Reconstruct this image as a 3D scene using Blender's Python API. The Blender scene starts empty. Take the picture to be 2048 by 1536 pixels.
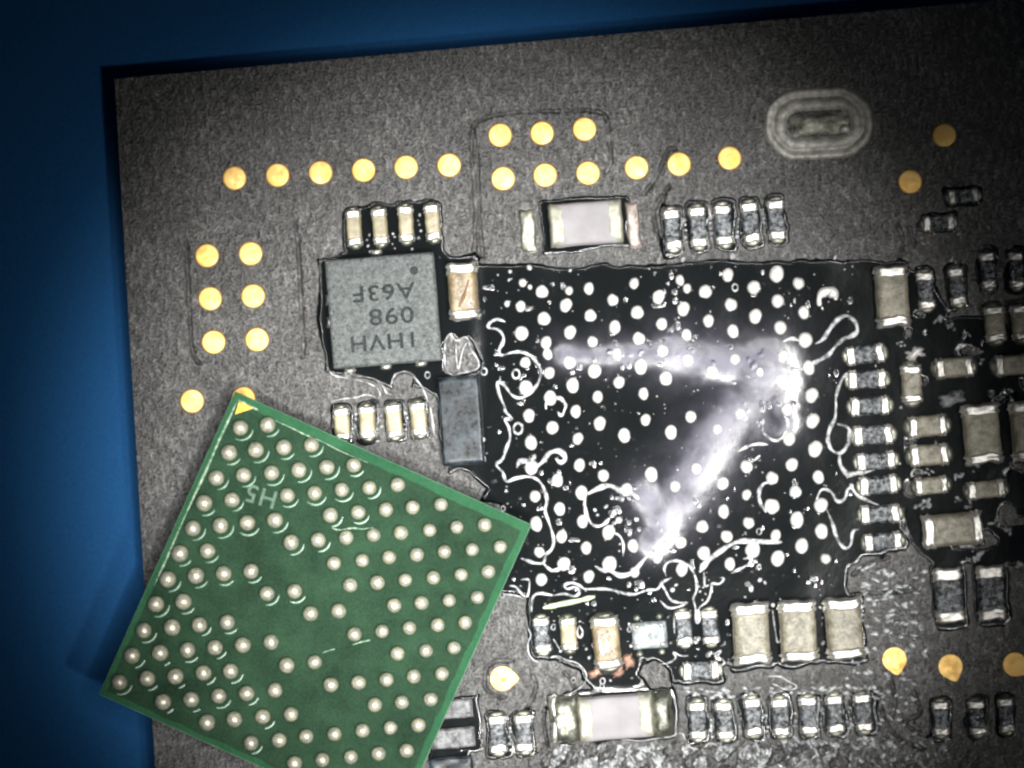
import bpy, bmesh, math, random
import numpy as np
from mathutils import Vector, Matrix

# ------------------------------------------------------------------ camera, light, exposure
SC = bpy.context.scene
SC.unit_settings.system = 'METRIC'
SC.unit_settings.scale_length = 0.0007          # one unit is about 0.7 mm: this is a view down a microscope
COL = SC.collection
CAMZ = 150.0

def P(px, py, z=0.0):
    """point of the place seen at photo pixel (px,py) if it lies at height z"""
    k = (CAMZ - z) / CAMZ / 100.0
    return Vector(((px - 1024) * k, (768 - py) * k, z))

cam_d = bpy.data.cameras.new('camera'); cam = bpy.data.objects.new('camera', cam_d); COL.objects.link(cam)
cam.location = (0, 0, CAMZ)
cam_d.sensor_width = 36; cam_d.lens = 36 * CAMZ / 20.48
cam_d.clip_start = 1; cam_d.clip_end = 500
cam_d.dof.use_dof = True; cam_d.dof.focus_distance = CAMZ - 0.48; cam_d.dof.aperture_fstop = 0.032
SC.camera = cam
SC.view_settings.view_transform = 'Standard'; SC.view_settings.look = 'None'
SC.view_settings.exposure = 0.0; SC.view_settings.gamma = 1.0
SC.cycles.filter_width = 2.2

W = bpy.data.worlds.new('World'); SC.world = W; W.use_nodes = True
W.node_tree.nodes['Background'].inputs[0].default_value = (0.35, 0.5, 0.8, 1)
W.node_tree.nodes['Background'].inputs[1].default_value = 0.014

# the ring of LEDs round the microscope's objective
LZ, LR, LN = 138.0, 36.0, 24
aim = P(1040, 985)
for k in range(LN):
    a = 2 * math.pi * k / LN
    l = bpy.data.lights.new('ring_lamp', 'SPOT')
    # the lower right side of the ring burns brighter
    wgt = .35 + 1.5 * ((1 + math.cos(a - math.radians(-48))) / 2) ** 2
    l.energy = 100000 * wgt
    l.color = (1.0, 0.99, 0.965)
    l.shadow_soft_size = 1.3
    pos = Vector((LR * math.cos(a) + 2, LR * math.sin(a) - 3, LZ))
    d = (aim - pos)
    l.spot_size = 2 * math.atan(10.0 / d.length)
    l.spot_blend = 1.0
    o = bpy.data.objects.new('ring_lamp', l); COL.objects.link(o)
    o.location = pos
    o.rotation_euler = d.to_track_quat('-Z', 'Y').to_euler()

# the side lamp on the lower right
l = bpy.data.lights.new('side_lamp', 'SPOT'); l.energy = 430000; l.color = (1.0, .97, .90); l.shadow_soft_size = 7
az, el = math.radians(-40), math.radians(58)
pos = Vector((aim.x + 140 * math.cos(el) * math.cos(az), aim.y + 140 * math.cos(el) * math.sin(az), 140 * math.sin(el)))
d = aim - pos; l.spot_size = 2 * math.atan(10.6 / 140); l.spot_blend = 1.0
o = bpy.data.objects.new('side_lamp', l); COL.objects.link(o); o.location = pos; o.rotation_euler = d.to_track_quat('-Z', 'Y').to_euler()

# ------------------------------------------------------------------ materials
def newmat(name):
    m = bpy.data.materials.new(name); m.use_nodes = True
    nt = m.node_tree; b = nt.nodes['Principled BSDF']
    return m, nt, b
def N(nt, t, **kw):
    n = nt.nodes.new(t)
    for k, v in kw.items():
        if k in n.inputs: n.inputs[k].default_value = v
        else: setattr(n, k, v)
    return n
def coords(nt, scale=(1, 1, 1), rot=0, obj=False):
    tc = N(nt, 'ShaderNodeTexCoord'); mp = N(nt, 'ShaderNodeMapping')
    if obj: nt.links.new(tc.outputs['Object'], mp.inputs['Vector'])
    else:
        g = N(nt, 'ShaderNodeNewGeometry'); nt.links.new(g.outputs['Position'], mp.inputs['Vector'])
    mp.inputs['Scale'].default_value = scale; mp.inputs['Rotation'].default_value = (0, 0, rot)
    return mp.outputs['Vector']
def noise(nt, vec, scale, detail=3, rough=.55):
    n = N(nt, 'ShaderNodeTexNoise', Scale=scale, Detail=detail, Roughness=rough)
    nt.links.new(vec, n.inputs['Vector']); return n.outputs['Fac']
def ramp(nt, fac, stops):
    r = N(nt, 'ShaderNodeValToRGB'); nt.links.new(fac, r.inputs['Fac'])
    e = r.color_ramp.elements
    while len(e) < len(stops): e.new(0.5)
    for q, (p, c) in zip(e, stops):
        q.position = p; q.color = (*c, 1) if len(c) == 3 else c
    return r.outputs['Color']
def mrange(nt, fac, a, b, c, d):
    m = N(nt, 'ShaderNodeMapRange'); nt.links.new(fac, m.inputs['Value'])
    for k, v in zip(('From Min', 'From Max', 'To Min', 'To Max'), (a, b, c, d)): m.inputs[k].default_value = v
    return m.outputs['Result']
def bump(nt, b, h, strength, dist):
    n = N(nt, 'ShaderNodeBump', Strength=strength, Distance=dist)
    nt.links.new(h, n.inputs['Height']); nt.links.new(n.outputs['Normal'], b.inputs['Normal'])
def simple(name, c1, c2, rough=.5, metal=0., nscale=4., bs=.3, bd=.01, bscale=30., spec=.5, rv=.1, stops=(.35, .65), coat=0):
    m, nt, b = newmat(name)
    v = coords(nt); f = noise(nt, v, nscale, 4)
    nt.links.new(ramp(nt, f, [(stops[0], c1), (stops[1], c2)]), b.inputs['Base Color'])
    f2 = noise(nt, v, nscale * 3, 2)
    nt.links.new(mrange(nt, f2, .3, .7, max(.02, rough - rv), rough + rv), b.inputs['Roughness'])
    b.inputs['Metallic'].default_value = metal
    b.inputs['Specular IOR Level'].default_value = spec
    b.inputs['Coat Weight'].default_value = coat; b.inputs['Coat Roughness'].default_value = .12
    bump(nt, b, noise(nt, v, bscale, 3), bs, bd)
    return m

M = {}
def mask_material():
    m, nt, b = newmat('black solder mask')
    v = coords(nt, (1, 1, 1), 0)
    v2 = coords(nt, (1, .5, 1), math.radians(35))
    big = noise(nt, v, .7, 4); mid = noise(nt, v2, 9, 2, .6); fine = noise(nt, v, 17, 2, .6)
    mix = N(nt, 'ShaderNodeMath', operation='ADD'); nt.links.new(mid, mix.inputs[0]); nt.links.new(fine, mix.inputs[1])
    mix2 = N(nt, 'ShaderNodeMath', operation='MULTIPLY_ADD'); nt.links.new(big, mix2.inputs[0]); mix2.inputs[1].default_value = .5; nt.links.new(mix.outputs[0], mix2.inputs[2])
    # matt leathery coat: glints of its grain painted in as light grey specks
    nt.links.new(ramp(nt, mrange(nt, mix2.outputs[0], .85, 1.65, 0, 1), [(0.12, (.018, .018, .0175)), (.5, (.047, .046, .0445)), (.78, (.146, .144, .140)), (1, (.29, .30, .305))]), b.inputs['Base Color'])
    nt.links.new(mrange(nt, fine, .3, .7, .30, .48), b.inputs['Roughness'])
    b.inputs['Specular IOR Level'].default_value = .8
    bump(nt, b, mix.outputs[0], 1.0, .045)
    return m
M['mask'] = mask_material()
def flux_material():
    m, nt, b = newmat('wet flux over black')
    v = coords(nt)
    b.inputs['Base Color'].default_value = (.006, .008, .0085, 1)
    at = N(nt, 'ShaderNodeAttribute', attribute_name='glare_specks')
    # lamp glare painted into the flux colour: pale lilac, rougher; pale specks too
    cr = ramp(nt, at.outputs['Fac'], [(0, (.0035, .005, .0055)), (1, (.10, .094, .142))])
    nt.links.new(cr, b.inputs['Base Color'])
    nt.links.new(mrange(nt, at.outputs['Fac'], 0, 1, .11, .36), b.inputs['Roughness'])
    b.inputs['Specular IOR Level'].default_value = .5
    bump(nt, b, noise(nt, v, 5, 3), .12, .02)
    return m
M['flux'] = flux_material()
M['thread'] = simple('whitish flux residue', (.10, .105, .11), (.70, .70, .72), .30, 0, 8, .6, .03, 22, stops=(.36, .62))
M['sliver'] = simple('pale green sliver', (.42, .55, .28), (.72, .82, .55), .35, 0, 9, .3, .01, 25)
M['gold'] = simple('gold plating', (.92, .58, .17), (.97, .68, .27), .60, 1, 3, .25, .01, 40)
M['gold_dull'] = simple('dull gold', (.50, .30, .05), (.62, .40, .09), .6, 1, 5, .2, .01, 30)
M['copper'] = simple('bare copper', (.16, .095, .07), (.32, .20, .155), .6, 1, 6, .3, .01, 30)
M['tin'] = simple('tinned terminal', (.60, .58, .53), (.96, .94, .90), .50, 1, 5, .35, .02, 16, rv=.08)
M['fillet'] = simple('dull solder fillet', (.16, .17, .14), (.40, .40, .34), .5, 1, 6, .5, .02, 18)
M['solder'] = simple('solder', (.78, .77, .73), (.95, .93, .90), .60, .6, 7, .5, .02, 14)
M['ball'] = simple('solder ball', (.46, .47, .39), (.86, .80, .62), .42, .6, 10, .5, .02, 14, rv=.05)
M['tan'] = simple('tan ceramic', (.25, .215, .13), (.40, .355, .23), .42, 0, 5, .5, .02, 14)
M['tan_grey'] = simple('grey tan ceramic', (.175, .163, .12), (.37, .345, .265), .42, 0, 7, .8, .04, 8)
M['brown'] = simple('brown ceramic', (.17, .125, .065), (.34, .275, .17), .36, 0, 6, .7, .03, 10)
M['scr'] = simple('scratched brown', (.14, .065, .025), (.24, .12, .05), .5)
M['white'] = simple('white coated ceramic', (.29, .275, .285), (.36, .345, .36), .6, 0, 2, .15, .01, 12, spec=.15)
M['cream'] = simple('cream end cap', (.26, .26, .21), (.40, .39, .32), .5, .3, 5, .3, .02, 10, spec=.3)
M['black'] = simple('resistor coat', (.010, .013, .016), (.22, .24, .26), .26, 0, 11, 1.0, .05, 9, stops=(.44, .66))
M['blackglass'] = simple('black glassy block', (.005, .008, .011), (.045, .060, .072), .30, 0, 3.2, .3, .01, 9, spec=.25, stops=(.44, .66))
M['pinkish'] = simple('dull pinkish solder', (.20, .165, .145), (.42, .37, .34), .6, 1, 4, .5, .02, 14)
M['grain'] = simple('grey glassy residue', (.06, .063, .066), (.46, .48, .49), .26, 0, 6, .4, .02, 14, spec=.8)
M['array'] = simple('pale grey coating', (.10, .125, .13), (.34, .38, .39), .34, 0, 7, .6, .02, 12)
M['lump'] = simple('grey residue lump', (.05, .05, .055), (.24, .24, .25), .42, 0, 7, .7, .03, 12)
def ic_material():
    m, nt, b = newmat('grey moulded plastic')
    v = coords(nt)
    nt.links.new(ramp(nt, noise(nt, v, 13, 5, .75), [(.36, (.028, .035, .035)), (.64, (.150, .166, .164))]), b.inputs['Base Color'])
    b.inputs['Roughness'].default_value = .5
    bump(nt, b, noise(nt, v, 14, 3, .65), 1.0, .03)
    return m
M['ic'] = ic_material()
M['print'] = simple('dark laser marking', (.014, .018, .019), (.052, .060, .060), .8, 0, 20, .5, .01, 30, spec=.2)
def green_material(name, c1, c2):
    m, nt, b = newmat(name)
    v = coords(nt); v2 = coords(nt, (1, .2, 1), math.radians(-30))
    f = noise(nt, v, 24, 4, .7); g = noise(nt, v, 1.1, 3)
    ad = N(nt, 'ShaderNodeMath', operation='ADD'); nt.links.new(f, ad.inputs[0]); nt.links.new(g, ad.inputs[1])
    nt.links.new(ramp(nt, mrange(nt, ad.outputs[0], .6, 1.4, 0, 1), [(.1, c1), (.9, c2)]), b.inputs['Base Color'])
    b.inputs['Roughness'].default_value = .6; b.inputs['Specular IOR Level'].default_value = .07
    bump(nt, b, noise(nt, v2, 30, 3, .6), .45, .012)
    return m
M['green'] = green_material('green solder mask over copper', (.006, .021, .010), (.030, .076, .040))
M['green_edge'] = green_material('bright green mask margin', (.012, .065, .028), (.035, .13, .06))
M['green_core'] = simple('green laminate side', (.05, .16, .08), (.10, .28, .14), .6, 0, 5)
M['green_print'] = simple('raised green lettering', (.018, .07, .036), (.045, .12, .062), .5, 0, 10)
M['ridge'] = simple('pale mask ridge', (.08, .20, .13), (.45, .55, .38), .45, 0, 14, .6, .02, 25, stops=(.40, .66))
M['rim'] = simple('green rim of pad opening', (.05, .14, .08), (.16, .28, .19), .30, 0, 10, .5, .01, 20, spec=1.0)
M['laminate'] = simple('dark laminate', (.03, .028, .022), (.06, .05, .04), .7)
def matmaterial():
    m, nt, b = newmat('blue silicone')
    v = coords(nt)
    nt.links.new(ramp(nt, noise(nt, v, 22, 4, .7), [(.3, (.002, .060, .19)), (.7, (.004, .105, .30))]), b.inputs['Base Color'])
    b.inputs['Roughness'].default_value = .7; b.inputs['Specular IOR Level'].default_value = .25
    bump(nt, b, noise(nt, v, 30, 3), .5, .02)
    return m
M['mat'] = matmaterial()
M['silver_ring'] = simple('matte tinned slot rim', (.30, .29, .26), (.55, .54, .49), .6, .6, 8, .4, .02, 18)
M['slot_pit'] = simple('dark slot solder', (.08, .08, .06), (.46, .46, .40), .5, .8, 2.2, .6, .03, 12)

# ------------------------------------------------------------------ object helpers
def link(o, parent=None, label=None, kind=None):
    COL.objects.link(o)
    if parent is not None: o.parent = parent
    if label: o['label'] = label
    if kind: o['kind'] = kind
    return o
def mesh(name, verts, faces, mat, smooth=True):
    me = bpy.data.meshes.new(name); me.from_pydata(verts, [], faces)
    me.materials.append(mat)
    if smooth: me.polygons.foreach_set('use_smooth', [True] * len(me.polygons))
    me.update(); return me
def ob(name, me, parent=None, loc=(0, 0, 0), rot=0, label=None, kind=None, scale=None):
    o = bpy.data.objects.new(name, me); o.location = loc; o.rotation_euler = (0, 0, rot)
    if scale: o.scale = scale
    return link(o, parent, label, kind)
def pillow(name, w, l, h, mat, p=7, n=12, seed=0, wob=0.0, bumpy=0.0, z0=0.0, flat=1.0):
    """block with rounded shoulders standing on z0, w by l and h high; wob: uneven outline, bumpy: uneven top"""
    rs = random.Random(seed)
    ph = [rs.uniform(0, 6.28) for _ in range(8)]
    V, F = [], []
    for i in range(n + 1):
        u = math.sin((i / n - .5) * math.pi)
        for j in range(n + 1):
            v = math.sin((j / n - .5) * math.pi)
            z = h * max(0., (1 - abs(u) ** p) * (1 - abs(v) ** p)) ** (1 / (p * .55))
            x = u * w / 2; y = v * l / 2
            x += wob * (math.sin(v * 5 + ph[0]) + .6 * math.sin(v * 9 + ph[1])) * abs(u)
            y += wob * (math.sin(u * 4 + ph[2]) + .7 * math.sin(u * 8 + ph[3])) * abs(v)
            z += bumpy * (math.sin(u * 4 + ph[4]) * math.sin(v * 5 + ph[5]) + .5 * math.sin(u * 9 + v * 7 + ph[6])) * (1 if z > h * .5 else 0)
            V.append((x, y, z0 + z))
    for i in range(n):
        for j in range(n):
            a = i * (n + 1) + j; F.append((a, a + n + 1, a + n + 2, a + 1))
    # skirt down to the floor so that the block is closed at the sides
    ringi = [i * (n + 1) for i in range(n + 1)] + [n * (n + 1) + j for j in range(1, n + 1)] + [i * (n + 1) + n for i in range(n - 1, -1, -1)] + [j for j in range(n - 1, 0, -1)]
    b0 = len(V)
    for k in ringi: V.append((V[k][0], V[k][1], z0 - .02))
    m_ = len(ringi)
    for k in range(m_):
        F.append((ringi[k], ringi[(k + 1) % m_], b0 + (k + 1) % m_, b0 + k))
    F.append(tuple(range(b0 + m_ - 1, b0 - 1, -1)))
    return mesh(name, V, F, mat)
def dome(name, r, h, mat, seg=20, rings=7, seed=0, wob=0.0, power=2.0, under=0.0, crater=0.0):
    rs = random.Random(seed); ph = [rs.uniform(0, 6.28) for _ in range(5)]
    V, F = [(0, 0, h * (1 - crater))], []
    R = []
    for i in range(1, rings + 1):
        t = i / rings; R.append((math.sin(t * math.pi / 2), math.cos(t * math.pi / 2) ** (2 / power)))
    if under: R += [(.97, -.25), (.85, -.5), (.7, -.7)]
    for (rr, zz) in R:
        for k in range(seg):
            a = 2 * math.pi * k / seg
            q = 1 + wob * (math.sin(2 * a + ph[0]) + .6 * math.sin(3 * a + ph[1]) + .4 * math.sin(5 * a + ph[2]))
            V.append((r * rr * q * math.cos(a), r * rr * q * math.sin(a), h * zz * (1 - crater * math.exp(-(rr / .45) ** 2)) + wob * h * .5 * math.sin(3 * a + ph[3]) * rr * (1 - rr)))
    for k in range(seg): F.append((0, 1 + k, 1 + (k + 1) % seg))
    for i in range(len(R) - 1):
        for k in range(seg):
            a = 1 + i * seg + k; b = 1 + i * seg + (k + 1) % seg
            F.append((a, a + seg, b + seg, b))
    return mesh(name, V, F, mat)
def crescent(name, R, r, mat, a0, a1, seg=14, sub=6):
    V, F = [], []
    for i in range(seg + 1):
        t = i / seg; a = a0 + (a1 - a0) * t; q = r * (.15 + math.sin(math.pi * t) ** .6)
        for j in range(sub):
            b = 2 * math.pi * j / sub
            V.append(((R + q * math.cos(b)) * math.cos(a), (R + q * math.cos(b)) * math.sin(a), q * .7 * math.sin(b)))
    for i in range(seg):
        for j in range(sub): F.append((i * sub + j, (i + 1) * sub + j, (i + 1) * sub + (j + 1) % sub, i * sub + (j + 1) % sub))
    return mesh(name, V, F, mat)
def torus(name, R, r, mat, seg=26, sub=8, flat=.7):
    V, F = [], []
    for i in range(seg):
        a = 2 * math.pi * i / seg
        for j in range(sub):
            b = 2 * math.pi * j / sub
            V.append(((R + r * math.cos(b)) * math.cos(a), (R + r * math.cos(b)) * math.sin(a), r * flat * math.sin(b)))
    for i in range(seg):
        for j in range(sub):
            F.append((i * sub + j, ((i + 1) % seg) * sub + j, ((i + 1) % seg) * sub + (j + 1) % sub, i * sub + (j + 1) % sub))
    return mesh(name, V, F, mat)
def catmull(pts, closed=False, step=4):
    out = []; n = len(pts)
    for i in range(n - 1):
        p0 = pts[max(i - 1, 0)]; p1 = pts[i]; p2 = pts[i + 1]; p3 = pts[min(i + 2, n - 1)]
        for s in range(step):
            t = s / step
            out.append(tuple(.5 * ((2 * p1[c]) + (-p0[c] + p2[c]) * t + (2 * p0[c] - 5 * p1[c] + 4 * p2[c] - p3[c]) * t * t + (-p0[c] + 3 * p1[c] - 3 * p2[c] + p3[c]) * t ** 3) for c in range(2)))
    out.append(tuple(pts[-1])); return out
def tube(name, pts, rad, mat, z=.05, flat=.6, seed=0, taper=True, sub=7, vary=.25, step=4):
    """flattened cord along photo pixels pts; rad in pixels"""
    rs = random.Random(seed); ph = [rs.uniform(0, 6.28) for _ in range(3)]
    c = catmull(pts, step=step); V, F = [], []; n = len(c)
    for i, (x, y) in enumerate(c):
        x0, y0 = c[max(i - 1, 0)]; x1, y1 = c[min(i + 1, n - 1)]
        dx, dy = x1 - x0, y1 - y0; L = math.hypot(dx, dy) or 1
        nx, ny = -dy / L, dx / L
        r = rad * (1 + vary * math.sin(i * .9 + ph[0]) + vary * .8 * math.sin(i * .37 + ph[1]))
        if taper: r *= min(1, .35 + .65 * min(i, n - 1 - i) / 3)
        for j in range(sub):
            b = 2 * math.pi * j / sub
            q = P(x + nx * r * math.cos(b), y + ny * r * math.cos(b), 0)
            V.append((q.x, q.y, z + r / 100 * flat * math.sin(b)))
    for i in range(n - 1):
        for j in range(sub):
            F.append((i * sub + j, i * sub + (j + 1) % sub, (i + 1) * sub + (j + 1) % sub, (i + 1) * sub + j))
    F.append(tuple(range(sub))); F.append(tuple(range((n - 1) * sub + sub - 1, (n - 1) * sub - 1, -1)))
    return mesh(name, V, F, mat)
def slab(name, pts, z0, z1, mat, bev=0):
    """prism of photo-pixel outline"""
    bm = bmesh.new()
    vs = [bm.verts.new(P(x, y, z1)) for x, y in pts]
    f = bm.faces.new(vs); f.normal_update()
    if f.normal.z < 0: f.normal_flip()
    top = f
    r = bmesh.ops.extrude_face_region(bm, geom=[f])
    for v in [g for g in r['geom'] if isinstance(g, bmesh.types.BMVert)]: v.co.z = z0
    bmesh.ops.recalc_face_normals(bm, faces=bm.faces)
    if bev: bmesh.ops.bevel(bm, geom=[e for e in bm.edges], offset=bev, segments=2, affect='EDGES', clamp_overlap=True)
    me = bpy.data.meshes.new(name); bm.to_mesh(me); bm.free(); me.materials.append(mat); return me
def empty(name, loc, label, cat):
    o = bpy.data.objects.new(name, None); o.location = loc; o.empty_display_size = .2
    COL.objects.link(o); o['label'] = label; o['category'] = cat; return o

# ------------------------------------------------------------------ numpy noise and distance fields (photo pixels)
rng = np.random.default_rng(7)
def vnoise(X, Y, wl, seed):
    r = np.random.default_rng(seed); G = r.random((512, 512))
    x = X / wl + 1000.3; y = Y / wl + 1000.7
    xi = np.floor(x).astype(int); yi = np.floor(y).astype(int); fx = x - xi; fy = y - yi
    fx = fx * fx * (3 - 2 * fx); fy = fy * fy * (3 - 2 * fy)
    g = lambda a, b: G[a % 512, b % 512]
    return (g(xi, yi) * (1 - fx) + g(xi + 1, yi) * fx) * (1 - fy) + (g(xi, yi + 1) * (1 - fx) + g(xi + 1, yi + 1) * fx) * fy - .5
def fbm(X, Y, wl, seed, o=3):
    return sum(vnoise(X, Y, wl / 2 ** k, seed + k) / 2 ** k for k in range(o))
def sd_box(X, Y, cx, cy, w, h, ang, r=0):
    c, s = math.cos(ang), math.sin(ang)
    dx, dy = X - cx, Y - cy
    u = np.abs(dx * c + dy * s) - w / 2 + r; v = np.abs(-dx * s + dy * c) - h / 2 + r
    return np.hypot(np.maximum(u, 0), np.maximum(v, 0)) + np.minimum(np.maximum(u, v), 0) - r
def d_seg(X, Y, a, b):
    ax, ay = a; bx, by = b; dx, dy = bx - ax, by - ay; L = dx * dx + dy * dy or 1
    t = np.clip(((X - ax) * dx + (Y - ay) * dy) / L, 0, 1)
    return np.hypot(X - ax - t * dx, Y - ay - t * dy)
def d_path(X, Y, pts):
    d = np.full(X.shape, 1e4)
    for a, b in zip(pts[:-1], pts[1:]): d = np.minimum(d, d_seg(X, Y, a, b))
    return d
def sd_poly(X, Y, pts):
    d = d_path(X, Y, pts + [pts[0]]); ins = np.zeros(X.shape, bool)
    n = len(pts)
    for i in range(n):
        x0, y0 = pts[i]; x1, y1 = pts[(i + 1) % n]
        if y0 == y1: continue
        c = ((y0 > Y) != (y1 > Y)) & (X < (x1 - x0) * (Y - y0) / (y1 - y0) + x0)
        ins ^= c
    return np.where(ins, -d, d)
def sst(x, a, b):
    t = np.clip((x - a) / (b - a), 0, 1); return t * t * (3 - 2 * t)
def grid_mesh(name, X, Y, Z, mat, keep=None):
    ny, nx = X.shape
    k = (CAMZ - Z) / CAMZ / 100.
    co = np.stack([(X - 1024) * k, (768 - Y) * k, Z], -1).reshape(-1, 3)
    idx = np.arange(nx * ny).reshape(ny, nx)
    q = np.stack([idx[:-1, :-1], idx[1:, :-1], idx[1:, 1:], idx[:-1, 1:]], -1)
    if keep is not None:
        kf = keep[:-1, :-1] | keep[1:, :-1] | keep[1:, 1:] | keep[:-1, 1:]; q = q[kf]
    q = q.reshape(-1, 4)
    used = np.zeros(nx * ny, bool); used[q.ravel()] = True
    remap = np.cumsum(used) - 1; co = co[used]; q = remap[q]
    me = bpy.data.meshes.new(name)
    me.vertices.add(len(co)); me.vertices.foreach_set('co', co.astype(np.float32).ravel())
    me.loops.add(q.size); me.loops.foreach_set('vertex_index', q.astype(np.int32).ravel())
    me.polygons.add(len(q)); me.polygons.foreach_set('loop_start', np.arange(0, q.size, 4, dtype=np.int32))
    me.polygons.foreach_set('use_smooth', np.ones(len(q), bool))
    me.materials.append(mat); me.update(calc_edges=True); me.validate()
    return me, used

# ------------------------------------------------------------------ the layout read off the photograph
TILT = math.radians(4.6)           # the board lies turned by this much
# (name, material, centre x, y, width, length, horizontal?, height, label)
CAPS = [
 ('chip_capacitor', 'tan', 708, 456, 31, 72, 0, .26), ('chip_capacitor', 'tan', 760, 453, 31, 72, 0, .26),
 ('chip_capacitor', 'tan', 812, 448, 31, 72, 0, .26), ('chip_capacitor', 'tan', 865, 445, 31, 72, 0, .26),
 ('chip_capacitor', 'tan', 684, 848, 33, 64, 0, .24), ('chip_capacitor', 'tan', 735, 845, 33, 64, 0, .26),
 ('chip_capacitor', 'tan', 788, 842, 33, 66, 0, .26), ('chip_capacitor', 'tan', 838, 838, 33, 66, 0, .26),
 ('chip_capacitor', 'brown', 926, 583, 60, 114, 0, .45),
 ('chip_capacitor', 'tan_grey', 1784, 593, 68, 122, 0, .5),
 ('chip_capacitor', 'tan', 1137, 1268, 34, 66, 0, .28),
 ('chip_capacitor', 'brown', 1213, 1285, 56, 104, 0, .42),
 ('chip_capacitor', 'tan_grey', 1502, 1267, 76, 122, 0, .5), ('chip_capacitor', 'tan_grey', 1596, 1262, 76, 122, 0, .5), ('chip_capacitor', 'tan_grey', 1688, 1257, 76, 122, 0, .5),
 ('chip_capacitor', 'tan_grey', 1989, 648, 42, 70, 0, .3), ('chip_capacitor', 'tan_grey', 2042, 645, 42, 70, 0, .3),
 ('chip_capacitor', 'tan_grey', 1823, 768, 42, 74, 0, .3),
 ('chip_capacitor', 'tan_grey', 1908, 735, 42, 74, 1, .3), ('chip_capacitor', 'tan_grey', 2026, 730, 42, 74, 1, .3),
 ('chip_capacitor', 'tan_grey', 1855, 852, 44, 76, 1, .3), ('chip_capacitor', 'tan_grey', 1858, 910, 44, 76, 1, .3),
 ('chip_capacitor', 'tan_grey', 1862, 971, 36, 66, 1, .28), ('chip_capacitor', 'tan_grey', 1972, 979, 36, 76, 1, .28),
 ('chip_capacitor', 'tan_grey', 1963, 868, 76, 120, 0, .45), ('chip_capacitor', 'tan_grey', 2058, 862, 76, 120, 0, .45),
 ('chip_capacitor', 'tan_grey', 1905, 1059, 68, 120, 1, .42),
]
RES = [(1345, 459, 34, 80, 0), (1396, 454, 34, 80, 0), (1447, 450, 34, 80, 0), (1501, 445, 34, 80, 0), (1553, 440, 34, 80, 0),
 (1852, 581, 34, 74, 0), (1914, 573, 32, 74, 0), (1975, 541, 30, 72, 0), (2032, 540, 30, 72, 0),
 (1730, 709, 38, 76, 1), (1734, 759, 38, 76, 1), (1740, 812, 38, 78, 1), (1746, 870, 40, 78, 1), (1752, 922, 36, 78, 1), (1757, 970, 38, 76, 1), (1760, 1028, 38, 78, 1), (1766, 1083, 36, 76, 1),
 (1898, 1191, 58, 110, 0), (1982, 1186, 56, 110, 0),
 (1881, 1437, 34, 68, 0), (1954, 1435, 34, 68, 0), (2012, 1430, 32, 68, 0),
 (1395, 1441, 35, 74, 0), (1449, 1441, 35, 74, 0), (1506, 1434, 35, 74, 0), (1561, 1434, 35, 74, 0), (1617, 1431, 35, 74, 0), (1670, 1428, 35, 74, 0), (1726, 1425, 35, 74, 0),
 (1402, 1341, 38, 72, 1), (1367, 1256, 34, 68, 0), (1420, 1254, 34, 68, 0), (1084, 1270, 34, 70, 0),
 (995, 1468, 37, 74, 0), (1048, 1466, 37, 74, 0), (1877, 446, 32, 62, 1), (1926, 392, 30, 60, 1)]
PADS = [(469, 356), (555, 350), (641, 345), (727, 340), (812, 334), (898, 330), (1000, 270), (1084, 266), (1169, 258), (1006, 357), (1090, 350), (1176, 346),
 (1273, 335), (1358, 328), (1459, 316), (414, 511), (501, 507), (420, 597), (506, 592), (427, 684), (514, 679), (384, 802), (487, 797), (1820, 363), (1888, 270)]

# ------------------------------------------------------------------ work mat (setting)
me = slab('work_mat', [(-900, -700), (2950, -700), (2950, 2250), (-900, 2250)], -1.6, -.62, M['mat'])
wm = ob('work_mat', me, kind='structure', label='blue silicone work mat under the circuit board')

# ------------------------------------------------------------------ circuit board
board = empty('circuit_board', P(1180, 800, -.6), 'black circuit board with gold pads, tiny components and a fluxed grid of solder bumps', 'circuit board')
def bo(name, me, loc=(0, 0, 0), rot=0, label=None, kind=None, parent=None, scale=None):
    """part of the board; loc is given in the world"""
    o = bpy.data.objects.new(name, me); o.rotation_euler = (0, 0, rot)
    if parent is None:
        o.location = Vector(loc) - board.location; link(o, board, label, kind)
    else:
        o.location = loc; link(o, parent, label, kind)
    if scale: o.scale = scale
    return o
C_TL, C_TR, C_BR, C_BL = (229, 158), (2130, -12), (2150, 1610), (315, 1610)
bo('laminate', slab('laminate', [C_TL, C_TR, C_BR, C_BL], -.6, -.22, M['laminate']))
nx, ny = 720, 600
U, Vv = np.meshgrid(np.linspace(0, 1, nx), np.linspace(0, 1, ny))
BX = (C_TL[0] * (1 - U) + C_TR[0] * U) * (1 - Vv) + (C_BL[0] * (1 - U) + C_BR[0] * U) * Vv
BY = (C_TL[1] * (1 - U) + C_TR[1] * U) * (1 - Vv) + (C_BL[1] * (1 - U) + C_BR[1] * U) * Vv
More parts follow.
